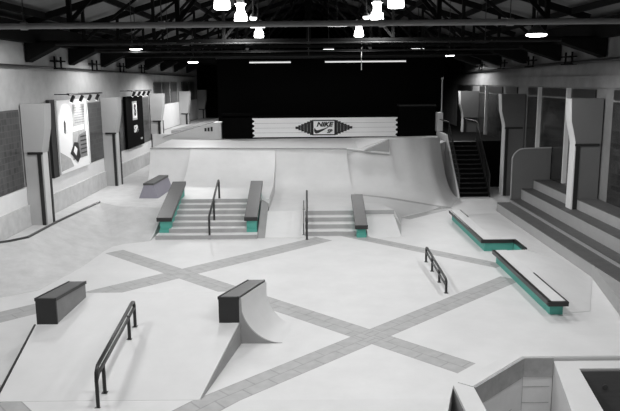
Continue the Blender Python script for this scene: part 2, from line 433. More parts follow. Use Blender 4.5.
# ------------------------------------------------------------------ stairs
def stairs(x0, x1, y0, n, rise, tread, label, ytop, xin):
    t = thing('concrete_stairs', label, 'stairs', ((x0+x1)/2, y0, 0))
    for i in range(n):
        if i: x0, x1 = xin
        ya = y0+i*tread; yb = y0+(i+1)*tread if i < n-1 else ytop
        if i < n-1: obj('tread', MB().box(x0, x1, ya+0.015, yb+.02, 0, rise*(i+1)), M['white_concrete'], t)
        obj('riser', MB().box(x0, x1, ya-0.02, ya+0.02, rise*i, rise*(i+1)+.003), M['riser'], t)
stairs(-5.5, -1.9, 23.58, 7, .14, .45, 'seven-step concrete stairs between two teal ledges', 26.3, (-5.1, -2.3))
stairs(-.19, 1.7, 23.95, 4, .15, .55, 'four-step concrete stairs left of a single teal ledge', 25.6, (-.19, 1.7))

def hubba(x0, x1, ya, za, yb, zb, body0, body1, label, zfloor=0, thick=0.13):
    t = thing('sloping_ledge', label, 'ledge', ((x0+x1)/2, ya, 0), 'sloping teal ledges beside the stairs')
    obj('top_slab', MB().side([(ya-.03, za-thick), (ya-.03, za), (yb, zb), (yb, zb-thick)], x0, x1), M['granite'], t, bevel=0.01)
    obj('front_edge', MB().box(x0-.005, x1+.005, ya-.05, ya-.028, za-thick-.01, za+.005), M['granite_side'], t)
    s = (zb-za)/(yb-ya)
    prof = [(ya+.02, 0.0), (ya+.02, za-thick), (yb-.1, zb-thick-.1*s), (yb-.1, max(zfloor, 0.0))]
    obj('body', MB().side(prof, body0, body1), M['teal'], t)
    obj('lower_step', MB().box(body0-.02, body1+.02, ya-.06, ya+.3, 0, (za-thick)*.45), M['teal'], t)
hubba(-5.54, -5.0, 24.1, .69, 27.2, 1.56, -5.44, -5.06, 'sloping granite-topped teal ledge left of the seven-step stairs')
hubba(-2.38, -1.9, 24.1, .69, 27.2, 1.56, -2.3, -1.95, 'sloping granite-topped teal ledge between the seven-step stairs and the middle bank')
hubba(1.6, 2.05, 23.68, .44, 26.1, 1.16, 1.68, 1.98, 'sloping ledge right of the four-step stairs, teal front')

# ------------------------------------------------------------------ handrails
def rail(label, X, tops, posts, low=None, r=0.032, lowdrop=0.0, dx=0.0):
    t = thing('grind_rail', label, 'rail', (X, posts[0][0], posts[0][1]))
    obj('top_bar', MB().tube(tops, r), M['black_steel'], t, smooth=True)
    for y, z0, z1, x in posts: obj('post', MB().tube([(x, y, z0), (x, y, z1)], r*.95), M['black_steel'], t, smooth=True)
    for y, z0, z1, x in posts: obj('foot_plate', MB().box(x-.05, x+.05, y-.05, y+.05, z0, z0+.01), M['black_steel'], t)
    if low: obj('lower_bar', MB().tube(low, r*.9), M['black_steel'], t, smooth=True)
x = -3.58
rail('long black handrail running down the middle of the seven-step stairs', x,
     [(x, 23.6, .55), (x, 23.62, .74), (x, 23.72, .84), (x, 26.3, 1.70), (x, 26.42, 1.70), (x, 26.5, 1.60)],
     [(23.6, .0, .56, x), (24.9, .42, 1.22, x), (26.5, .98, 1.62, x)], r=.04)
x = -.12
rail('black handrail at the left edge of the four-step stairs', x,
     [(x, 23.4, .5), (x, 23.42, .62), (x, 23.55, .70), (x, 26.1, 1.30), (x, 26.2, 1.28), (x, 26.25, 1.2)],
     [(23.4, .0, .52, x), (24.9, .30, 1.0, x), (26.25, .6, 1.22, x)], r=.04)
x = -.24
rail('thin low pipe rail just left of the handrail on the four-step stairs', x,
     [(x, 23.9, .35), (x, 23.95, .45), (x, 25.9, .95), (x, 25.95, .85)], [(23.9, 0.06, .38, x), (25.95, .6, .88, x)], r=.02)
x = -3.70
def zb(y): return (y-11.15)*0.182
rail('black flat double-bar rail standing on the foreground bank', x,
     [(x, 10.97, .45), (x, 10.99, .60), (x, 11.09, .69), (x, 13.5, 1.02), (x, 13.6, .99), (x, 13.63, .9)],
     [(10.97, -.03, .48, x), (11.38, .045, .60, x), (13.15, .36, .86, x), (13.63, .45, .92, x)],
     [(x, 10.99, .47), (x, 11.1, .54), (x, 13.6, .87)], r=.036)
x = 3.55
rail('low black double-bar rail on the open floor right of centre', x,
     [(x, 17.13, .26), (x, 17.16, .33), (x, 17.24, .36), (x, 20.1, .48), (x, 20.2, .46), (x, 20.24, .38)],
     [(17.13, 0, .3, x), (18.1, 0, .38, x), (19.2, 0, .42, x), (20.24, 0, .42, x)],
     [(x, 17.13, .2), (x, 20.24, .32)], r=.035)

# ------------------------------------------------------------------ foreground funbox
fbk = MB()
fbk.add([(-5.55, 11.15, .004), (-1.97, 11.15, .004), (-1.52, 13.75, .473), (-1.4, 15.2, .70), (-1.4, 16.3, .004), (-5.85, 16.3, .004), (-5.85, 15.2, .70), (-5.83, 13.75, .473),
         (-5.55, 11.15, 0), (-1.97, 11.15, 0), (-1.52, 13.75, 0), (-1.4, 15.2, 0), (-1.4, 16.3, 0), (-5.85, 16.3, 0), (-5.85, 15.2, 0), (-5.83, 13.75, 0)],
        [(0, 1, 2, 7), (7, 2, 3, 6), (6, 3, 4, 5), (8, 15, 10, 9), (15, 14, 11, 10), (14, 13, 12, 11),
         (0, 8, 9, 1), (1, 9, 10, 2), (2, 10, 11, 3), (3, 11, 12, 4), (4, 12, 13, 5), (5, 13, 14, 6), (6, 14, 15, 7), (7, 15, 8, 0)])
tb = thing('kicker_bank', 'wide pale concrete kicker bank in the foreground between two dark ledges', 'ramp', (-3.6, 11.15, 0))
obj('surface', fbk, M['white_concrete'], tb)
obj('side_edge', MB().add([(-1.955, 11.15, .0), (-1.51, 13.74, 0), (-1.51, 13.74, .46), (-1.95, 11.15, .0), (-1.94, 11.15, 0), (-1.495, 13.74, 0), (-1.495, 13.74, .47)], [(0, 1, 2), (4, 6, 5), (0, 2, 6, 4), (1, 5, 6, 2)]), M['grey_paint'], tb)
obj('side_edge', MB().beam((-5.575, 11.15, .01), (-5.86, 13.75, .46), .035, .03), M['trim_black'], tb)
def boxledge(fx, bx, label):
    (x0, x1), (u0, u1) = fx, bx
    t = thing('box_ledge', label, 'ledge', ((x0+x1)/2, 13.74, .46), 'dark box ledges on the foreground kicker bank')
    def quad(i0, i1, ya=13.74, yb=14.98):
        f = lambda y, a, b: a+(b-a)*(y-13.74)/1.24
        return [(f(ya, x0, u0)+i0, ya), (f(ya, x1, u1)-i1, ya), (f(yb, x1, u1)-i1, yb), (f(yb, x0, u0)+i0, yb)]
    obj('body', MB().prism(quad(.015, .015, 13.78), [.44, .44, .6, .6], 1.0), M['side_granite'], t)
    obj('top_slab', MB().prism(quad(.03, .03, 13.77), .99, 1.045), M['granite'], t)
    obj('front_face', MB().prism(quad(0, 0, 13.74, 13.78), .46, 1.04), M['granite_side'], t)
    q = quad(0, 0)
    for a_, b_ in ((q[0], q[3]), (q[1], q[2])):
        obj('edge_bar', MB().beam((*a_, 1.02), (*b_, 1.02), .035, .065), M['black_steel'], t)
boxledge((-5.81, -5.38), (-5.52, -5.14), 'dark box ledge at the left edge of the foreground bank')
boxledge((-1.95, -1.53), (-1.43, -1.06), 'dark box ledge at the right edge of the foreground bank, beside a small quarter pipe')
# small quarter pipe against the right ledge; circular, steep next to the ledge
def qprof(xt, xb, zt=1.0):
    p = [(xt, 0.0), (xt, zt), (xt+.03, zt)]
    for k in range(1, 15):
        a = math.radians(12+78*k/14); p.append((xb-(xb-xt)*math.cos(a), zt*(1-math.sin(a))+.002))
    return p
def loft(pa, ya, pb, yb):
    n = len(pa); mb = MB()
    vs = [(x, ya, z) for x, z in pa]+[(x, yb, z) for x, z in pb]
    return mb.add(vs, [tuple(range(n)), tuple(range(n, 2*n))[::-1]]+[(i, n+i, n+(i+1) % n, (i+1) % n) for i in range(n)])
PA, PB, PM = qprof(-1.52, -.62), qprof(-1.045, -.42), qprof(-1.505, -.615)
tq = thing('small_quarter_pipe', 'small curved quarter pipe on the right side of the foreground ledge', 'ramp', (-1.1, 13.76, 0))
obj('surface', loft(PM, 13.79, PB, 15.0), M['white_concrete'], tq, smooth=True)
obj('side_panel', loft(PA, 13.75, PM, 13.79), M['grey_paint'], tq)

# ------------------------------------------------------------------ lavender ledge far left
t = thing('flared_ledge', 'small lavender grey ledge with dark top on the far left shelf', 'ledge', (-6.8, 28.4, .7))
P = [[(-7.2, 28.25), (-6.38, 28.2), (-6.3, 30.9), (-7.1, 30.9)], [(-7.0, 28.35), (-6.6, 28.35), (-6.5, 30.9), (-6.9, 30.9)]]
obj('body', MB().add([(x, y, .7) for x, y in P[0]]+[(x, y, 1.24) for x, y in P[1]], [(0, 3, 2, 1), (4, 5, 6, 7), (0, 1, 5, 4), (1, 2, 6, 5), (2, 3, 7, 6), (3, 0, 4, 7)]), M['purple_grey'], t)
obj('top_slab', MB().prism([(-7.02, 28.33), (-6.58, 28.33), (-6.48, 30.92), (-6.92, 30.92)], 1.24, 1.32), M['granite'], t)

# ------------------------------------------------------------------ right pads with teal ledges
pad = MB()
P0 = [(5.62, 15.45, .012), (6.0, 15.5, .012), (7.0, 15.7, .012), (7.83, 16.6, .012)]
rows = [[(5.62, 15.0, .33), (5.9, 15.0, .33), (5.95, 15.02, .33)]]
pad.solid_grid([[(5.98, 15.45, .012), (6.7, 15.6, .012), (7.9, 18.4, .012)], [(5.98, 17.6, .38), (6.7, 17.9, .34), (7.9, 18.9, .012)],
                [(5.98, 20.1, .38), (6.55, 20.25, .36), (7.9, 20.3, .012)]])
pad.solid_grid([[(6.6, 20.25, .36), (7.9, 20.3, .012)], [(6.62, 21.6, .36), (7.9, 21.6, .012)]])
pad.solid_grid([[(5.98, 21.62, .38), (6.62, 21.6, .36), (7.9, 21.6, .012)], [(5.98, 25.4, .38), (6.6, 25.2, .34), (7.9, 25.2, .012)],
                [(5.98, 27.4, .012), (6.6, 27.6, .012), (7.9, 27.9, .012)]])
tag(obj('raised_pad', pad, M['ground'], smooth=True), 'raised pale concrete pad between the teal ledges and the bleachers', 'platform')
def lowledge(y0, y1, label, seg, notch=None):
    t = thing('low_ledge', label, 'ledge', (5.55, y0, 0), 'low teal ledges with black steel edges at right')
    obj('body', MB().box(5.66, 5.97, y0+.25, y1, 0, .36), M['teal'], t)
    obj('pad_top', MB().box(5.60, 5.98, y0+.05, y1, .30, .395), M['white_concrete'], t)
    obj('left_edge', MB().box(5.53, 5.62, y0, y1, .29, .40), M['black_steel'], t)
    obj('front_edge', MB().box(5.53, 6.0, y0-.02, y0+.06, .29, .40), M['black_steel'], t)
    obj('right_edge', MB().box(5.955, 6.0, y0, seg, .30, .40), M['black_steel'], t)
    return t
lowledge(15.15, 20.1, 'long low teal ledge with black steel edge, nearest the pit', 17.6)
t = thing('low_ledge', 'low teal ledge with black steel edge, farther one, ending in an L corner', 'ledge', (5.55, 21.5, 0), 'low teal ledges with black steel edges at right')
obj('body', MB().box(5.66, 5.97, 21.6, 26.6, 0, .36), M['teal'], t)
obj('return_body', MB().box(5.66, 6.6, 21.52, 21.6, 0, .30), M['teal'], t)
obj('pad_top', MB().prism([(5.60, 21.5), (6.62, 21.5), (6.62, 21.75), (5.98, 21.75), (5.98, 26.6), (5.6, 26.6)], .30, .395), M['white_concrete'], t)
obj('left_edge', MB().box(5.53, 5.62, 21.45, 26.6, .29, .40), M['black_steel'], t)
obj('front_edge', MB().box(5.53, 6.65, 21.42, 21.50, .29, .40), M['black_steel'], t)
obj('return_edge', MB().box(6.58, 6.66, 20.3, 21.5, .29, .40), M['black_steel'], t)
obj('return_panel', MB().box(6.6, 6.64, 20.3, 21.5, 0, .30), M['teal'], t)
obj('right_edge', MB().box(5.955, 6.0, 25.2, 26.6, .31, .41), M['black_steel'], t)

# ------------------------------------------------------------------ bleachers
tb = thing('bleacher_steps', 'wide grey bleacher steps with dark treads along the right wall', 'bleachers', (8.0, 12, 0))
Y0, Y1 = 12.8, 28.35
steps = [(7.92, 8.48, .38), (8.48, 8.92, .52), (8.92, 9.43, .96), (9.43, WR-.08, 1.33)]
zprev = 0
for i, (xa, xb, z) in enumerate(steps):
    obj('riser', MB().box(xa, xb+.02, Y0, Y1, 0 if i == 0 else zprev-.05, z-.03), M['curb' if i == 0 else 'bleach'], tb)
    obj('tread', MB().box(xa-.005, xb+.02, Y0, Y1, z-.03, z), M['tread'], tb)
    zprev = z
obj('flared_curb', MB().prism([(7.92, 18.5), (7.3, 15.4), (6.6, 12.9), (7.92, 12.9)], 0, [.36, .36, .36, .37]), M['curb'], tb)
# rounded end panel
pr = [(8.5, 0), (8.5, 2.15)]
for k in range(1, 9):
    a = math.pi - math.pi/2*k/8
    pr.append((9.0+.5*math.cos(a), 2.15+.5*math.sin(a)))
pr += [(WR-.08, 2.68), (WR-.08, 0)]
tp = thing('end_panel', 'grey panel with rounded top corner closing the far end of the bleachers', 'panel', (9.3, 28.4, 0))
obj('board', MB().front(pr, 28.38, 28.5), M['column_r'], tp)
obj('rim', MB().tube([(x, 28.37, z) for x, z in pr[:-1]], .03), M['bleach'], tp, smooth=True)

# ------------------------------------------------------------------ black stairs
ts = thing('black_stairs', 'black open staircase climbing to the far right deck', 'stairs', (7.85, 32.0, 0))
n = 12
for i in range(n):
    y = 31.95+i*.25; z = 2.4/n*(i+1)
    obj('tread', MB().box(7.12, 8.5, y, y+.27, z-.035, z), M['black_steel'], ts)
    obj('riser_board', MB().box(7.12, 8.5, y+.02, y+.04, z-.2, z-.035), M['black'], ts)
for xx in (7.08, 8.52):
    obj('stringer', MB().side([(31.85, -.0), (31.85, .18), (34.8, 2.5), (35.0, 2.5), (35.0, 2.2), (32.2, .0)], xx, xx+.05), M['trim_black'], ts)
    obj('handrail', MB().tube([(xx+.02, 31.95, .1), (xx+.02, 31.95, 1.05), (xx+.02, 34.85, 3.4), (xx+.02, 37.4, 3.4)], .03), M['black_steel'], ts, smooth=True)
    for k in range(11):
        y = 32.2+k*.26
        zz = .1+(y-31.9)*.8
        obj('baluster', MB().beam((xx+.02, y, zz), (xx+.02, y, zz+.95), .03), M['black_steel'], ts)
tag(obj('flank_wall', MB().side([(31.6, 0), (31.8, .25), (34.9, 2.75), (37.6, 2.75), (37.6, 0)], 7.0, 7.07), M['white_concrete']), 'pale flank wall between the wide bank and the black stairs', 'wall')
tag(obj('white_post_block', MB().box(6.95, 7.25, 37.1, 38.2, 2.75, 3.75), M['white_concrete']), 'white block at the top left of the black stairs', 'block')
tp_ = thing('white_pole', 'thin white pole rising above the white block at the stairs', 'pole', (7.24, 37.5, 3.75))
obj('pole', MB().tube([(7.24, 37.5, 3.75), (7.24, 37.5, 5.5)], .035), M['edge_white'], tp_)
obj('knob', MB().lathe((7.24, 37.5, 5.5), [(.02, 0), (.07, .03), (.07, .1), (.02, .14)], 10), M['edge_white'], tp_)
tag(obj('wall_panel', MB().box(WR-.14, WR-.06, 33.4, 34.9, 0, 1.7), M['bleach']), 'pale panel under the window behind the black stairs', 'panel')

# ------------------------------------------------------------------ black partition, barrier, banner
pt = thing('black_partition', 'huge black curtain wall closing the far end of the hall', 'partition', (1, 38.9, 2.4))
obj('curtain', MB().box(-5.15, 7.6, 38.9, 39.2, 2.4, 6.75), M['black'], pt)
obj('return_wall', MB().box(-5.15, -4.9, 39.2, 58, 2.4, 6.75), M['black'], pt)
obj('return_wall', MB().box(7.35, 7.6, 39.2, 58, 2.4, 6.75), M['black'], pt)
obj('head_rail', MB().box(-5.2, 7.65, 38.8, 39.25, 6.75, 6.9), M['trim_black'], pt)
lb = thing('black_barrier', 'low black barrier carrying the striped banner', 'barrier', (0.8, 37.6, 2.4))
obj('panel', MB().box(-4.78, 4.9, 37.55, 37.75, 2.4, 3.62), M['black'], lb)
obj('end_panel', MB().box(-4.78, -3.1, 37.50, 37.55, 2.4, 3.8), M['black'], lb)
obj('top_rail', MB().box(-4.78, 4.9, 37.5, 37.8, 3.56, 3.64), M['black'], lb)
kb = thing('black_cabinet', 'tall black box unit right of the banner', 'cabinet', (6.0, 37.6, 2.4))
obj('body', MB().box(4.95, 6.9, 37.55, 38.4, 2.4, 4.1), M['black'], kb)
obj('lid', MB().box(4.9, 6.94, 37.5, 38.45, 4.1, 4.18), M['black_steel'], kb)
bt = thing('banner', 'long white striped banner with black zigzag ends and a diamond logo', 'banner', (.85, 37.5, 2.5))
ban = MB()
# outline with stepped ends
zs = [2.48+k*(3.52-2.48)/8 for k in range(9)]
L_ = []; R_ = []
for k in range(8):
    dx = .12 if k % 2 else 0.0
    L_ += [(-3.12+dx*.9, zs[k]), (-3.12+(.12-dx)*.9, (zs[k]+zs[k+1])/2)]
    R_ += [(4.84-dx*.9, zs[k]), (4.84-(.12-dx)*.9, (zs[k]+zs[k+1])/2)]
L_.append((-3.12, zs[8])); R_.append((4.84, zs[8]))
ban.front(L_ + R_[::-1], 37.46, 37.50)
obj('cloth', ban, M['white'], bt)
for z in (2.72, 2.98, 3.24):
    obj('stripe', MB().box(-3.0, 4.72, 37.455, 37.46, z-.008, z+.008), M['midprint'], bt)
cx, cz = .80, 2.985
for s in (-1, 1):
    # stepped half diamond
    pts = []; nst = 6
    for k in range(nst):
        xa = .6+k*.16; h = .40*(1-k/nst)
        pts += [(cx+s*xa, cz+h), (cx+s*(xa+.16), cz+h)]
    pts = pts + [(x, 2*cz-z) for x, z in pts[::-1]]
    obj('diamond_half', MB().front(pts, 37.44, 37.455), M['trim_black'], bt)
    for k in range(4):
        xa = .72+k*.18; h = .26*(1-k/5)
        obj('diamond_inlay', MB().beam((cx+s*xa, 37.438, cz-h), (cx+s*xa, 37.438, cz+h), .004, .03) if False else MB().box(*sorted((cx+s*xa, cx+s*(xa+.03))), 37.434, 37.44, cz-h, cz+h), M['greyprint'], bt)
obj('logo_frame', MB().box(cx-.64, cx+.64, 37.44, 37.455, cz-.42, cz+.42), M['trim_black'], bt)
obj('logo_field', MB().box(cx-.57, cx+.57, 37.425, 37.44, cz-.36, cz+.36), M['white'], bt)
def text(name, body, size, loc, m, parent, rot=(math.pi/2, 0, 0), shear=0.0, sx=1.0, align='CENTER'):
    cu = bpy.data.curves.new(name, 'FONT'); cu.body = body; cu.size = size; cu.extrude = 0.006; cu.offset = size*0.045
    cu.align_x = align; cu.align_y = 'CENTER'; cu.shear = shear
    tmp = bpy.data.objects.new(name, cu); COL.objects.link(tmp)
    dg = bpy.context.evaluated_depsgraph_get(); me = bpy.data.meshes.new_from_object(tmp.evaluated_get(dg))
    bpy.data.objects.remove(tmp)
    o = bpy.data.objects.new(name, me); COL.objects.link(o); me.materials.clear(); me.materials.append(m)
    R = Matrix.Rotation(rot[2], 4, 'Z') @ Matrix.Rotation(rot[0], 4, 'X')
    me.transform(R @ Matrix.Diagonal((sx, 1, 1, 1)))
    o.parent = parent; o.location = Vector(loc) - parent_world(parent)
    return o
text('lettering', 'NIKE', .34, (cx+.02, 37.405, cz+.17), M['trim_black'], bt, shear=.3, sx=1.15)
text('lettering', 'SB', .27, (cx+.30, 37.405, cz-.21), M['trim_black'], bt, shear=.3)
def swoosh(cx, cy, cz, s, m, parent, plane='XZ'):
    up = [(-.46, .12), (-.50, .0), (-.50, -.12), (-.44, -.22), (-.34, -.26), (-.2, -.22), (0, -.12), (.25, .02), (.52, .2)]
    lo = [(.52, .2), (.25, .09), (0, .02), (-.18, -.03), (-.3, -.05), (-.38, -.02), (-.42, .05)]
    pts = [(x*s, z*s) for x, z in up+lo[1:]]
    mb = MB()
    if plane == 'XZ': mb.front([(cx+x, cz+z) for x, z in pts], cy, cy+.006)
    else: mb.side([(cy+x, cz+z) for x, z in pts], cx, cx+.006)
    return obj('swoosh_mark', mb, m, parent)
swoosh(cx-.12, 37.416, cz-.10, .84, M['trim_black'], bt)

# white low wall and bench on the far left deck
tw = thing('low_white_ramp', 'low white wedge on the far left deck with dark marks, left of the black barrier', 'ramp', (-6, 37.7, 2.4))
obj('wedge', MB().front([(-8.1, 2.4), (-4.85, 2.4), (-4.85, 3.30), (-5.3, 3.30), (-8.1, 2.50)], 37.65, 38.7), M['white_concrete'], tw)
obj('ramp_surface', MB().front([(-5.3, 3.30), (-5.3, 3.34), (-8.1, 2.54), (-8.1, 2.50)], 37.65, 38.7), M['grey_paint'], tw)
for k in range(3): obj('dark_mark', MB().box(-5.78+k*.17, -5.67+k*.17, 37.63, 37.65, 2.82, 3.0+.03*k), M['trim_black'], tw)
tag(obj('long_bench', MB().prism([(-8.5, 42), (-7.9, 42), (-7.0, 56), (-7.6, 56)], 2.4, 2.6), M['grey_paint']), 'long grey bench running along the far left deck', 'bench')
# ------------------------------------------------------------------ posters on the left wall
tp = thing('framed_poster', 'large bright white photo poster with dark figures on the left wall', 'poster', (-9.6, 27.35, 2.05))
obj('side_frame', MB().box(-9.66, -9.54, 25.22, 25.76, 2.0, 4.9), M['trim_black'], tp)
obj('board', MB().box(-9.66, -9.52, 25.75, 29.40, 2.05, 4.85), M['white'], tp)
x = -9.518
def flat(name, pts, m, parent, dx=.006, xx=x): return obj(name, MB().side(pts, xx, xx+dx), m, parent)
flat('printed_building', [(27.26, 2.45), (29.04, 2.45), (29.04, 4.65), (27.62, 4.65)], M['midprint'], tp)
flat('printed_beam', [(26.82, 3.55), (28.78, 3.6), (28.78, 3.8), (26.82, 3.75)], M['white'], tp, .006, x+.007)
flat('printed_stairs', [(27.35, 2.45), (29.04, 2.45), (29.04, 3.5), (28.15, 3.4)], M['greyprint'], tp, .006, x+.007)
flat('printed_figure', [(26.51, 3.6), (26.64, 3.55), (26.73, 3.95), (26.64, 4.1), (26.51, 4.0)], M['trim_black'], tp)
flat('printed_board', [(27.00, 2.75), (27.80, 2.3), (28.15, 2.5), (27.98, 3.1), (27.53, 3.15)], M['trim_black'], tp, .006, x+.014)
flat('printed_board_patch', [(27.35, 2.8), (27.62, 2.6), (27.80, 2.85), (27.53, 3.0)], M['white'], tp, .006, x+.021)
flat('printed_ground', [(25.93, 2.15), (27.35, 2.2), (27.00, 2.55), (25.93, 2.9)], M['midprint'], tp)
for k in range(7): flat('printed_line', [(27.73, 3.9+k*.1), (28.98, 3.9+k*.1), (28.98, 3.93+k*.1), (27.73, 3.93+k*.1)], M['greyprint'], tp, .004, x+.007)
for k in range(5): flat('printed_step', [(28.27, 2.6+k*.17), (29.03, 2.6+k*.17), (29.03, 2.66+k*.17), (28.27, 2.66+k*.17)], M['trim_black'], tp, .004, x+.014)
for y in (25.75, 29.31): obj('frame_bar', MB().box(-9.53, -9.48, y, y+.08, 2.05, 4.85), M['edge_white'], tp)
tp2 = thing('black_poster', 'tall black poster with white logo tag and lettering on the left wall', 'poster', (-9.6, 37.33, 2.05))
obj('board', MB().box(-9.66, -9.52, 35.70, 39.30, 2.05, 4.78), M['black'], tp2)
obj('logo_tag', MB().box(-9.518, -9.51, 36.93, 37.91, 3.5, 4.5), M['midprint'], tp2)
obj('tag_field', MB().box(-9.51, -9.50, 37.01, 37.82, 3.6, 4.4), M['white'], tp2)
text('tag_lettering', 'S', .8, (-9.49, 37.42, 4.0), M['trim_black'], tp2, rot=(math.pi/2, 0, math.pi/2))
text('tag_lettering', 'SB', .5, (-9.50, 37.46, 3.0), M['white'], tp2, rot=(math.pi/2, 0, math.pi/2), sx=1.6)
obj('small_mark', MB().box(-9.518, -9.512, 38.48, 38.88, 2.35, 2.45), M['midprint'], tp2)

def track(y0, y1, z, label):
    t = thing('track_light', label, 'light', (-8.9, y0, z), 'picture light bars over the posters')
    obj('bar', MB().tube([(-8.9, y0, z), (-8.9, y1, z)], .035, 8), M['black_steel'], t)
    for k in range(3):
        yy = y0+(y1-y0)*(k+.5)/3
        obj('wall_arm', MB().tube([(WL+.02, yy, z), (-8.9, yy, z)], .02, 6), M['black_steel'], t)
    for k in range(4):
        yy = y0+(y1-y0)*(k+.5)/4
        hd = obj('spot_head', MB().tube([(-8.88, yy, z-.05), (-9.0, yy, z-.28)], .065, 10), M['black_steel'], t)
        obj('lens', MB().tube([(-9.0, yy, z-.28), (-9.005, yy, z-.29)], .055, 10), M['tube'], hd)
track(25.5, 29.6, 5.08, 'black bar of small spotlights over the white photo poster')
track(34.6, 38.9, 5.08, 'black bar of small spotlights over the black poster')

# ------------------------------------------------------------------ pit and parapets bottom right
pf = MB().prism([(2.95, 8.5), (WR-.1, 8.5), (WR-.1, 12.95), (4.2, 12.95), (2.95, 11.57)], -1.0, [-.4]*5)
tp = thing('pit', 'sunken corner pit with a grey kerb face near the camera', 'pit', (4, 12, -.9))
obj('pit_floor', MB().prism([(2.96, 8.5), (5.1, 8.5), (5.1, 12.8), (4.25, 12.8), (2.96, 11.5)], -2.1, -1.95), M['white_concrete'], tp)
obj('pit_wall', MB().prism([(2.955, 11.555), (4.25, 12.86), (4.85, 12.86), (4.85, 12.845), (4.257, 12.845), (2.965, 11.545)], -1.95, -.395), M['pit_white'], tp)
obj('kerb_face', MB().prism([(2.955, 11.555), (4.25, 12.86), (4.85, 12.86), (4.85, 12.83), (4.265, 12.83), (2.975, 11.535)], -.395, .006), M['kerb'], tp)
obj('kerb_lip', MB().prism([(2.93, 11.57), (4.24, 12.90), (7.8, 12.90), (7.8, 13.15), (4.1, 13.15), (2.70, 11.75)], 0.002, .012), M['white_concrete'], tp)
for a, b in (((4.25, 12.842, -.4), (4.25, 12.842, -1.9)), ((2.97, 11.545, -.95), (4.24, 12.84, -.95)), ((4.26, 12.842, -.95), (4.8, 12.842, -.95)), ((4.26, 12.842, -.6), (4.8, 12.842, -.6))):
    obj('wall_joint', MB().beam(a, b, .012, .012), M['midprint'], tp)
pw = thing('white_parapet', 'white L-shaped parapet around a dark recess in the near right corner', 'parapet', (5, 12, -.9))
z1 = -.06
obj('side_wall', MB().prism([(4.86, 12.84), (5.22, 12.46), (4.62, 8.5), (3.95, 8.5)], -2.1, z1), M['white_concrete'], pw)
obj('far_wall', MB().prism([(4.86, 12.84), (WR-.1, 12.84), (WR-.1, 12.46), (5.22, 12.46)], -1.6, z1), M['white_concrete'], pw)
obj('inner_panel', MB().box(5.2, WR-.1, 12.40, 12.455, -1.6, z1-.03), M['ply'], pw)
obj('inner_block', MB().box(5.05, 5.17, 11.9, 12.44, -1.6, -.12), M['white_concrete'], pw)
obj('recess_floor', MB().box(4.6, WR-.1, 8.5, 12.4, -1.7, -1.6), M['ply'], pw)
obj('inner_shelf', MB().box(5.3, WR-.1, 11.6, 12.4, -1.6, -.95), M['ply'], pw)
obj('dark_knot', MB().tube([(5.72, 12.40, -.42), (5.72, 12.385, -.42)], .055, 10), M['tread'], pw)
tf = MB().box(2.57, 2.597, 8.5, 11.655, -1.04, -.004)
tag(obj('grey_side_face', tf, M['grey_paint']), 'dark grey triangular side face at the near floor edge left of the pit', 'panel')

# ------------------------------------------------------------------ roof timbers
def truss(y, label):
    t = thing('roof_truss', label, 'roof truss', (0, y, 6.9), 'dark timber roof trusses')
    obj('bottom_chord', MB().box(-9.6, 10.1, y-.06, y+.06, 6.84, 6.94), M['wood'], t)
    for s in (-1, 1):
        XW = 10.15 if s > 0 else -9.66
        obj('top_chord', MB().beam((s*9.6, y, 7.55), (0, y, 10.45), .16, .22), M['wood'], t)
        obj('haunch', MB().front([(XW, 6.22), (XW, 6.86), (s*8.6, 6.86), (s*8.6, 6.74)], y-.3, y+.3), M['wood'], t)
        for k, xx in enumerate((2.9, 5.3, 7.7)):
            h = 10.45-.30*xx
            obj('post', MB().box(*sorted((s*xx-.05, s*xx+.05)), y-.05, y+.05, 6.95, h), M['wood'], t)
            obj('diagonal', MB().beam((s*(xx-(2.9 if k == 0 else 2.4)), y, 10.3-.30*(xx-(2.9 if k == 0 else 2.4))), (s*xx, y, 6.95), .07, .09), M['wood'], t)
    obj('king_post', MB().box(-.08, .08, y-.07, y+.07, 6.95, 10.4), M['wood'], t)
    return t
first = truss(15.6, 'dark timber roof truss nearest the camera'); first.location.z -= .12
names = ['second', 'third', 'fourth', 'fifth', 'sixth', 'seventh', 'eighth', 'ninth', 'tenth']
for k, y in enumerate([24.0, 28.3, 32.6, 36.9, 41.2, 45.5, 50, 55]):
    c = copy_tree(first); c.location.y = y; c.location.z = 6.9; c['label'] = 'dark timber roof truss, %s one back from the camera' % names[k]
for s in (-1, 1):
    XW = WR-.02 if s > 0 else WL+.02
    tag(obj('eave_beam', MB().box(*sorted((XW, XW-s*.35)), 8, 59.8, 6.86, 7.5), M['wood']), 'long dark timber beam along the top of the %s wall' % ('left' if s < 0 else 'right'), 'beam')
pur = obj('roof_purlin', MB().box(-.06, .06, 9, 59.8, -.1, .1), M['wood'])
tag(pur, '', 'roof beam', 'lengthwise roof beams')
for k, xx in enumerate((-9, -7, -5, -3, -1, 1, 3, 5, 7, 9)):
    c = pur if k == 0 else pur.copy()
    if k: COL.objects.link(c)
    c.location = (xx, 0, 10.38-.29*abs(xx))
    c['label'] = '%s of the dark lengthwise roof beams, counted from the left wall' % ['first', 'second', 'third', 'fourth', 'fifth', 'sixth', 'seventh', 'eighth', 'ninth', 'tenth'][k]
def pipe(name, label, pts, r, joints=(), m='pipe'):
    t = thing(name, label, 'pipe', pts[0])
    obj('pipe_run', MB().tube(pts, r), M[m], t, smooth=True)
    for j in joints:
        d = Vector(pts[-1])-Vector(pts[0]); d.normalize(); p = Vector(j)
        obj('coupling', MB().tube([p-d*.07, p+d*.07], r*1.35), M[m], t)
        obj('hanger', MB().tube([p, p+Vector((0, 0, 3.78-.29*abs(p.x)-(p.z-6.75)))], .012, 6), M['black_steel'], t)
pipe('sprinkler_pipe', 'thick grey pipe crossing under the roof near the camera', [(-9.65, 15.3, 6.73), (10.15, 15.3, 6.73)], .065, [(x, 15.3, 6.73) for x in (-6.2, -3.2, 1.6, 4.4, 7.5)])
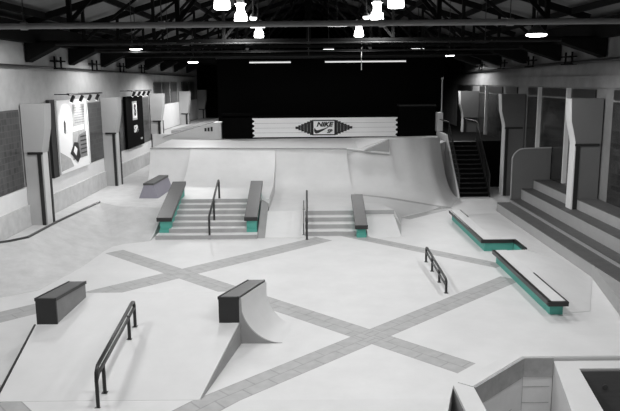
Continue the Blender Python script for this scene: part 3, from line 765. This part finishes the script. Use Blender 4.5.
for y in (24.0, 30.0, 36.5): pipe('sprinkler_pipe', {24.0: 'thin dark pipe crossing the hall, nearest of three', 30.0: 'thin dark pipe crossing the hall, middle of three', 36.5: 'thin dark pipe crossing the hall, farthest of three'}[y], [(-9.68, y-.25, 6.78), (10.18, y-.25, 6.78)], .03, [(x, y-.25, 6.78) for x in (-6, 0, 6)], 'dark_pipe')
pipe('wall_pipe', 'dark pipe running along the upper left wall', [(-9.6, 9, 6.12), (-9.6, 58, 5.95)], .05, (), 'black_steel')
pipe('wall_pipe', 'dark pipe running along the upper right wall', [(9.95, 9, 6.18), (9.95, 58, 5.95)], .07, (), 'black_steel')
def bracket(s, y):
    t = thing('pipe_bracket', 'small dark timber pipe bracket on the upper %s wall' % ('left' if s < 0 else 'right'), 'bracket', (9.9 if s > 0 else -9.55, y, 6.1), 'small timber pipe brackets')
    for z in (6.02, 6.3): obj('cross_bar', MB().box((9.9 if s > 0 else -9.55)-.14, (9.9 if s > 0 else -9.55)+.14, y, y+.9, z, z+.05), M['wood'], t)
    for yy in (y+.1, y+.75): obj('hanger', MB().box((9.9 if s > 0 else -9.55)-.03, (9.9 if s > 0 else -9.55)+.03, yy, yy+.05, 6.07, 6.5), M['wood'], t)
    return t
for s in (-1, 1):
    for k, y in enumerate((26, 30.5, 35.0, 39.5)):
        o = bracket(s, y)
        o['label'] = 'small dark pipe bracket on the upper %s wall, %s' % ('left' if s < 0 else 'right', ['nearest one', 'second nearest', 'third nearest', 'farthest one'][k])

# ------------------------------------------------------------------ lamps
def pendant(x, y, z, label):
    t = thing('pendant_lamp', label, 'lamp', (x, y, z), 'bright bell pendant lamps under the roof')
    obj('rod', MB().tube([(x, y, z+.45), (x, y, 10.58-.29*abs(x))], .02, 6), M['black_steel'], t)
    obj('housing', MB().lathe((x, y, z), [(.1, .3), (.13, .32), (.13, .48), (.05, .5)], 16), M['steel'], t)
    obj('refractor', MB().lathe((x, y, z), [(.19, -.28), (.22, -.24), (.2, -.05), (.13, .08), (.13, .2), (.19, .3)], 20), M['lamp'], t, smooth=True)
    return t
spots = []
for r_, (y, z) in enumerate([(18.5, 7.65), (23.5, 7.75), (31.9, 7.75)]):
    for s in (-1, 1):
        pendant(s*2.28+.02, y, z, '%s bell pendant lamp, %s row' % ('left' if s < 0 else 'right', ['nearest', 'second', 'third'][r_]))
        spots.append((s*2.3, y, z-.45))
def disc(x, y, z, label):
    t = thing('high_bay_lamp', label, 'lamp', (x, y, z), 'flat high bay lamps near the side walls')
    obj('housing', MB().lathe((x, y, z), [(.28, .02), (.24, .1), (.1, .25), (.06, .4)], 18), M['black_steel'], t, smooth=True)
    obj('lens', MB().lathe((x, y, z), [(.2, -.05), (.29, -.02), (.29, .02)], 20), M['lamp'], t)
    obj('rod', MB().tube([(x, y, z+.4), (x, y, 10.58-.29*abs(x))], .02, 6), M['black_steel'], t)
for x, y, z, lab in [(-7.34, 29.6, 6.92, 'flat lamp glowing in front of the left wall, nearest'), (6.65, 20.4, 6.77, 'flat lamp glowing on the right side, nearest'),
                     (-6.66, 40, 6.62, 'flat lamp far left, middle of the left row'), (8.18, 40.4, 6.9, 'flat lamp far right above the stairs'),
                     (-5.97, 48, 6.45, 'flat lamp far left, farthest of the left row')]:
    disc(x, y, z, lab)
    if y < 37: spots.append((x, y, z-.2))
def tube_light(x0, x1, y, z, label, m='tube', r=.035):
    t = thing('tube_light', label, 'light', ((x0+x1)/2, y, z), 'fluorescent tube lights under the roof')
    obj('fitting', MB().box(x0, x1, y-.06, y+.06, z+.03, z+.1), M['black_steel'], t)
    obj('tube', MB().tube([(x0, y, z), (x1, y, z)], r, 8), M[m], t)
    xm = (x0+x1)/2
    obj('hanger', MB().tube([(xm, y, z+.1), (xm, y, 10.58-.29*abs(xm))], .012, 6), M['dark_pipe'], t)
for s in (-1, 1):
    t = thing('small_flood_lamp', 'small round lamp just inside the %s bell lamp' % ('left' if s < 0 else 'right'), 'lamp', (s*1.9, 23.6, 7.6))
    obj('housing', MB().lathe((s*1.9+.05, 23.6, 7.6), [(.12, .02), (.1, .1), (.03, .16)], 14), M['black_steel'], t)
    obj('lens', MB().lathe((s*1.9+.05, 23.6, 7.6), [(.08, -.08), (.12, -.03), (.12, .02)], 14), M['tube'], t)
    obj('bracket', MB().tube([(s*1.9+.05, 23.6, 7.75), (s*1.9+.05, 23.6, 9.8)], .02, 6), M['black_steel'], t)
tube_light(.65, 1.3, 23.8, 7.37, 'short tube light right of centre, nearest', r=.06)
tube_light(-2.0, -1.5, 24.2, 7.37, 'short tube light left of centre beside the pendant', r=.05)
tube_light(.7, 1.2, 33.0, 6.95, 'short tube light hanging before the black partition')
tube_light(4.9, 5.5, 33.2, 6.95, 'short tube light at the right before the black partition')
tube_light(-3.3, -1.0, 38.6, 6.55, 'long dim tube along the top left of the black partition', 'strip', .05)
tube_light(.9, 5.4, 38.6, 6.55, 'long dim tube along the top right of the black partition', 'strip', .05)
tag(obj('hanging_cable', MB().tube([(2.55, 33.6, 7.6), (2.55, 33.6, 6.0)], .02, 6), M['steel']), 'thin pale cable hanging below the right pendant lamp', 'cable')

# ------------------------------------------------------------------ light
def spot(name, loc, power, size=150, radius=.3, target=None, blend=.6):
    l = bpy.data.lights.new(name, 'SPOT'); l.energy = power; l.spot_size = math.radians(size); l.spot_blend = blend
    l.shadow_soft_size = radius
    o = bpy.data.objects.new(name, l); COL.objects.link(o); o.location = loc
    d = Vector(target or (loc[0], loc[1], 0)) - Vector(loc)
    o.rotation_euler = d.to_track_quat('-Z', 'Y').to_euler()
    return o
P = {18.5: 330, 23.5: 260, 31.9: 330}
for x, y, z in spots: spot('hall_light', (x, y, z), P.get(y, 420), 172, .25, blend=.35)
for x, y, z in ((-6.66, 40, 6.4), (8.18, 40.4, 6.7), (-5.97, 48, 6.2)): spot('hall_light', (x, y, z), 800, 165, .25, blend=.35)
for x, y in ((-2.3, 11), (2.3, 11), (-7.2, 20), (-7.2, 11), (6.8, 11), (-2.3, 3), (2.3, 3)):
    spot('hall_light', (x, y, 7.2), 400, 172, .3, blend=.35)  # no fittings here, added to brighten the near floor and left wall
for y in (26.8, 28.2, 29.6): spot('picture_light', (-8.9, y, 4.85), 60, 110, .06, (-9.6, y, 3.4))
for y in (36.2, 38.0): spot('picture_light', (-8.9, y, 4.85), 12, 110, .06, (-9.6, y, 3.6))

w = bpy.data.worlds.new('world'); S.world = w; w.use_nodes = True
w.node_tree.nodes['Background'].inputs[0].default_value = (.02, .02, .02, 1)

# ------------------------------------------------------------------ camera
cam = bpy.data.cameras.new('camera'); cam.sensor_width = 36; cam.lens = 680/620*36; cam.clip_end = 200
co = bpy.data.objects.new('camera', cam); COL.objects.link(co)
co.matrix_world = Matrix.Translation((0, 0, 5.5)) @ Matrix.Rotation(math.radians(90-10.37), 4, 'X') @ Matrix.Rotation(math.radians(-.5), 4, 'Z')
S.camera = co
S.view_settings.view_transform = 'Standard'; S.view_settings.look = 'None'
S.view_settings.exposure = 0.27; S.view_settings.gamma = 1.0; S.view_settings.use_curve_mapping = False
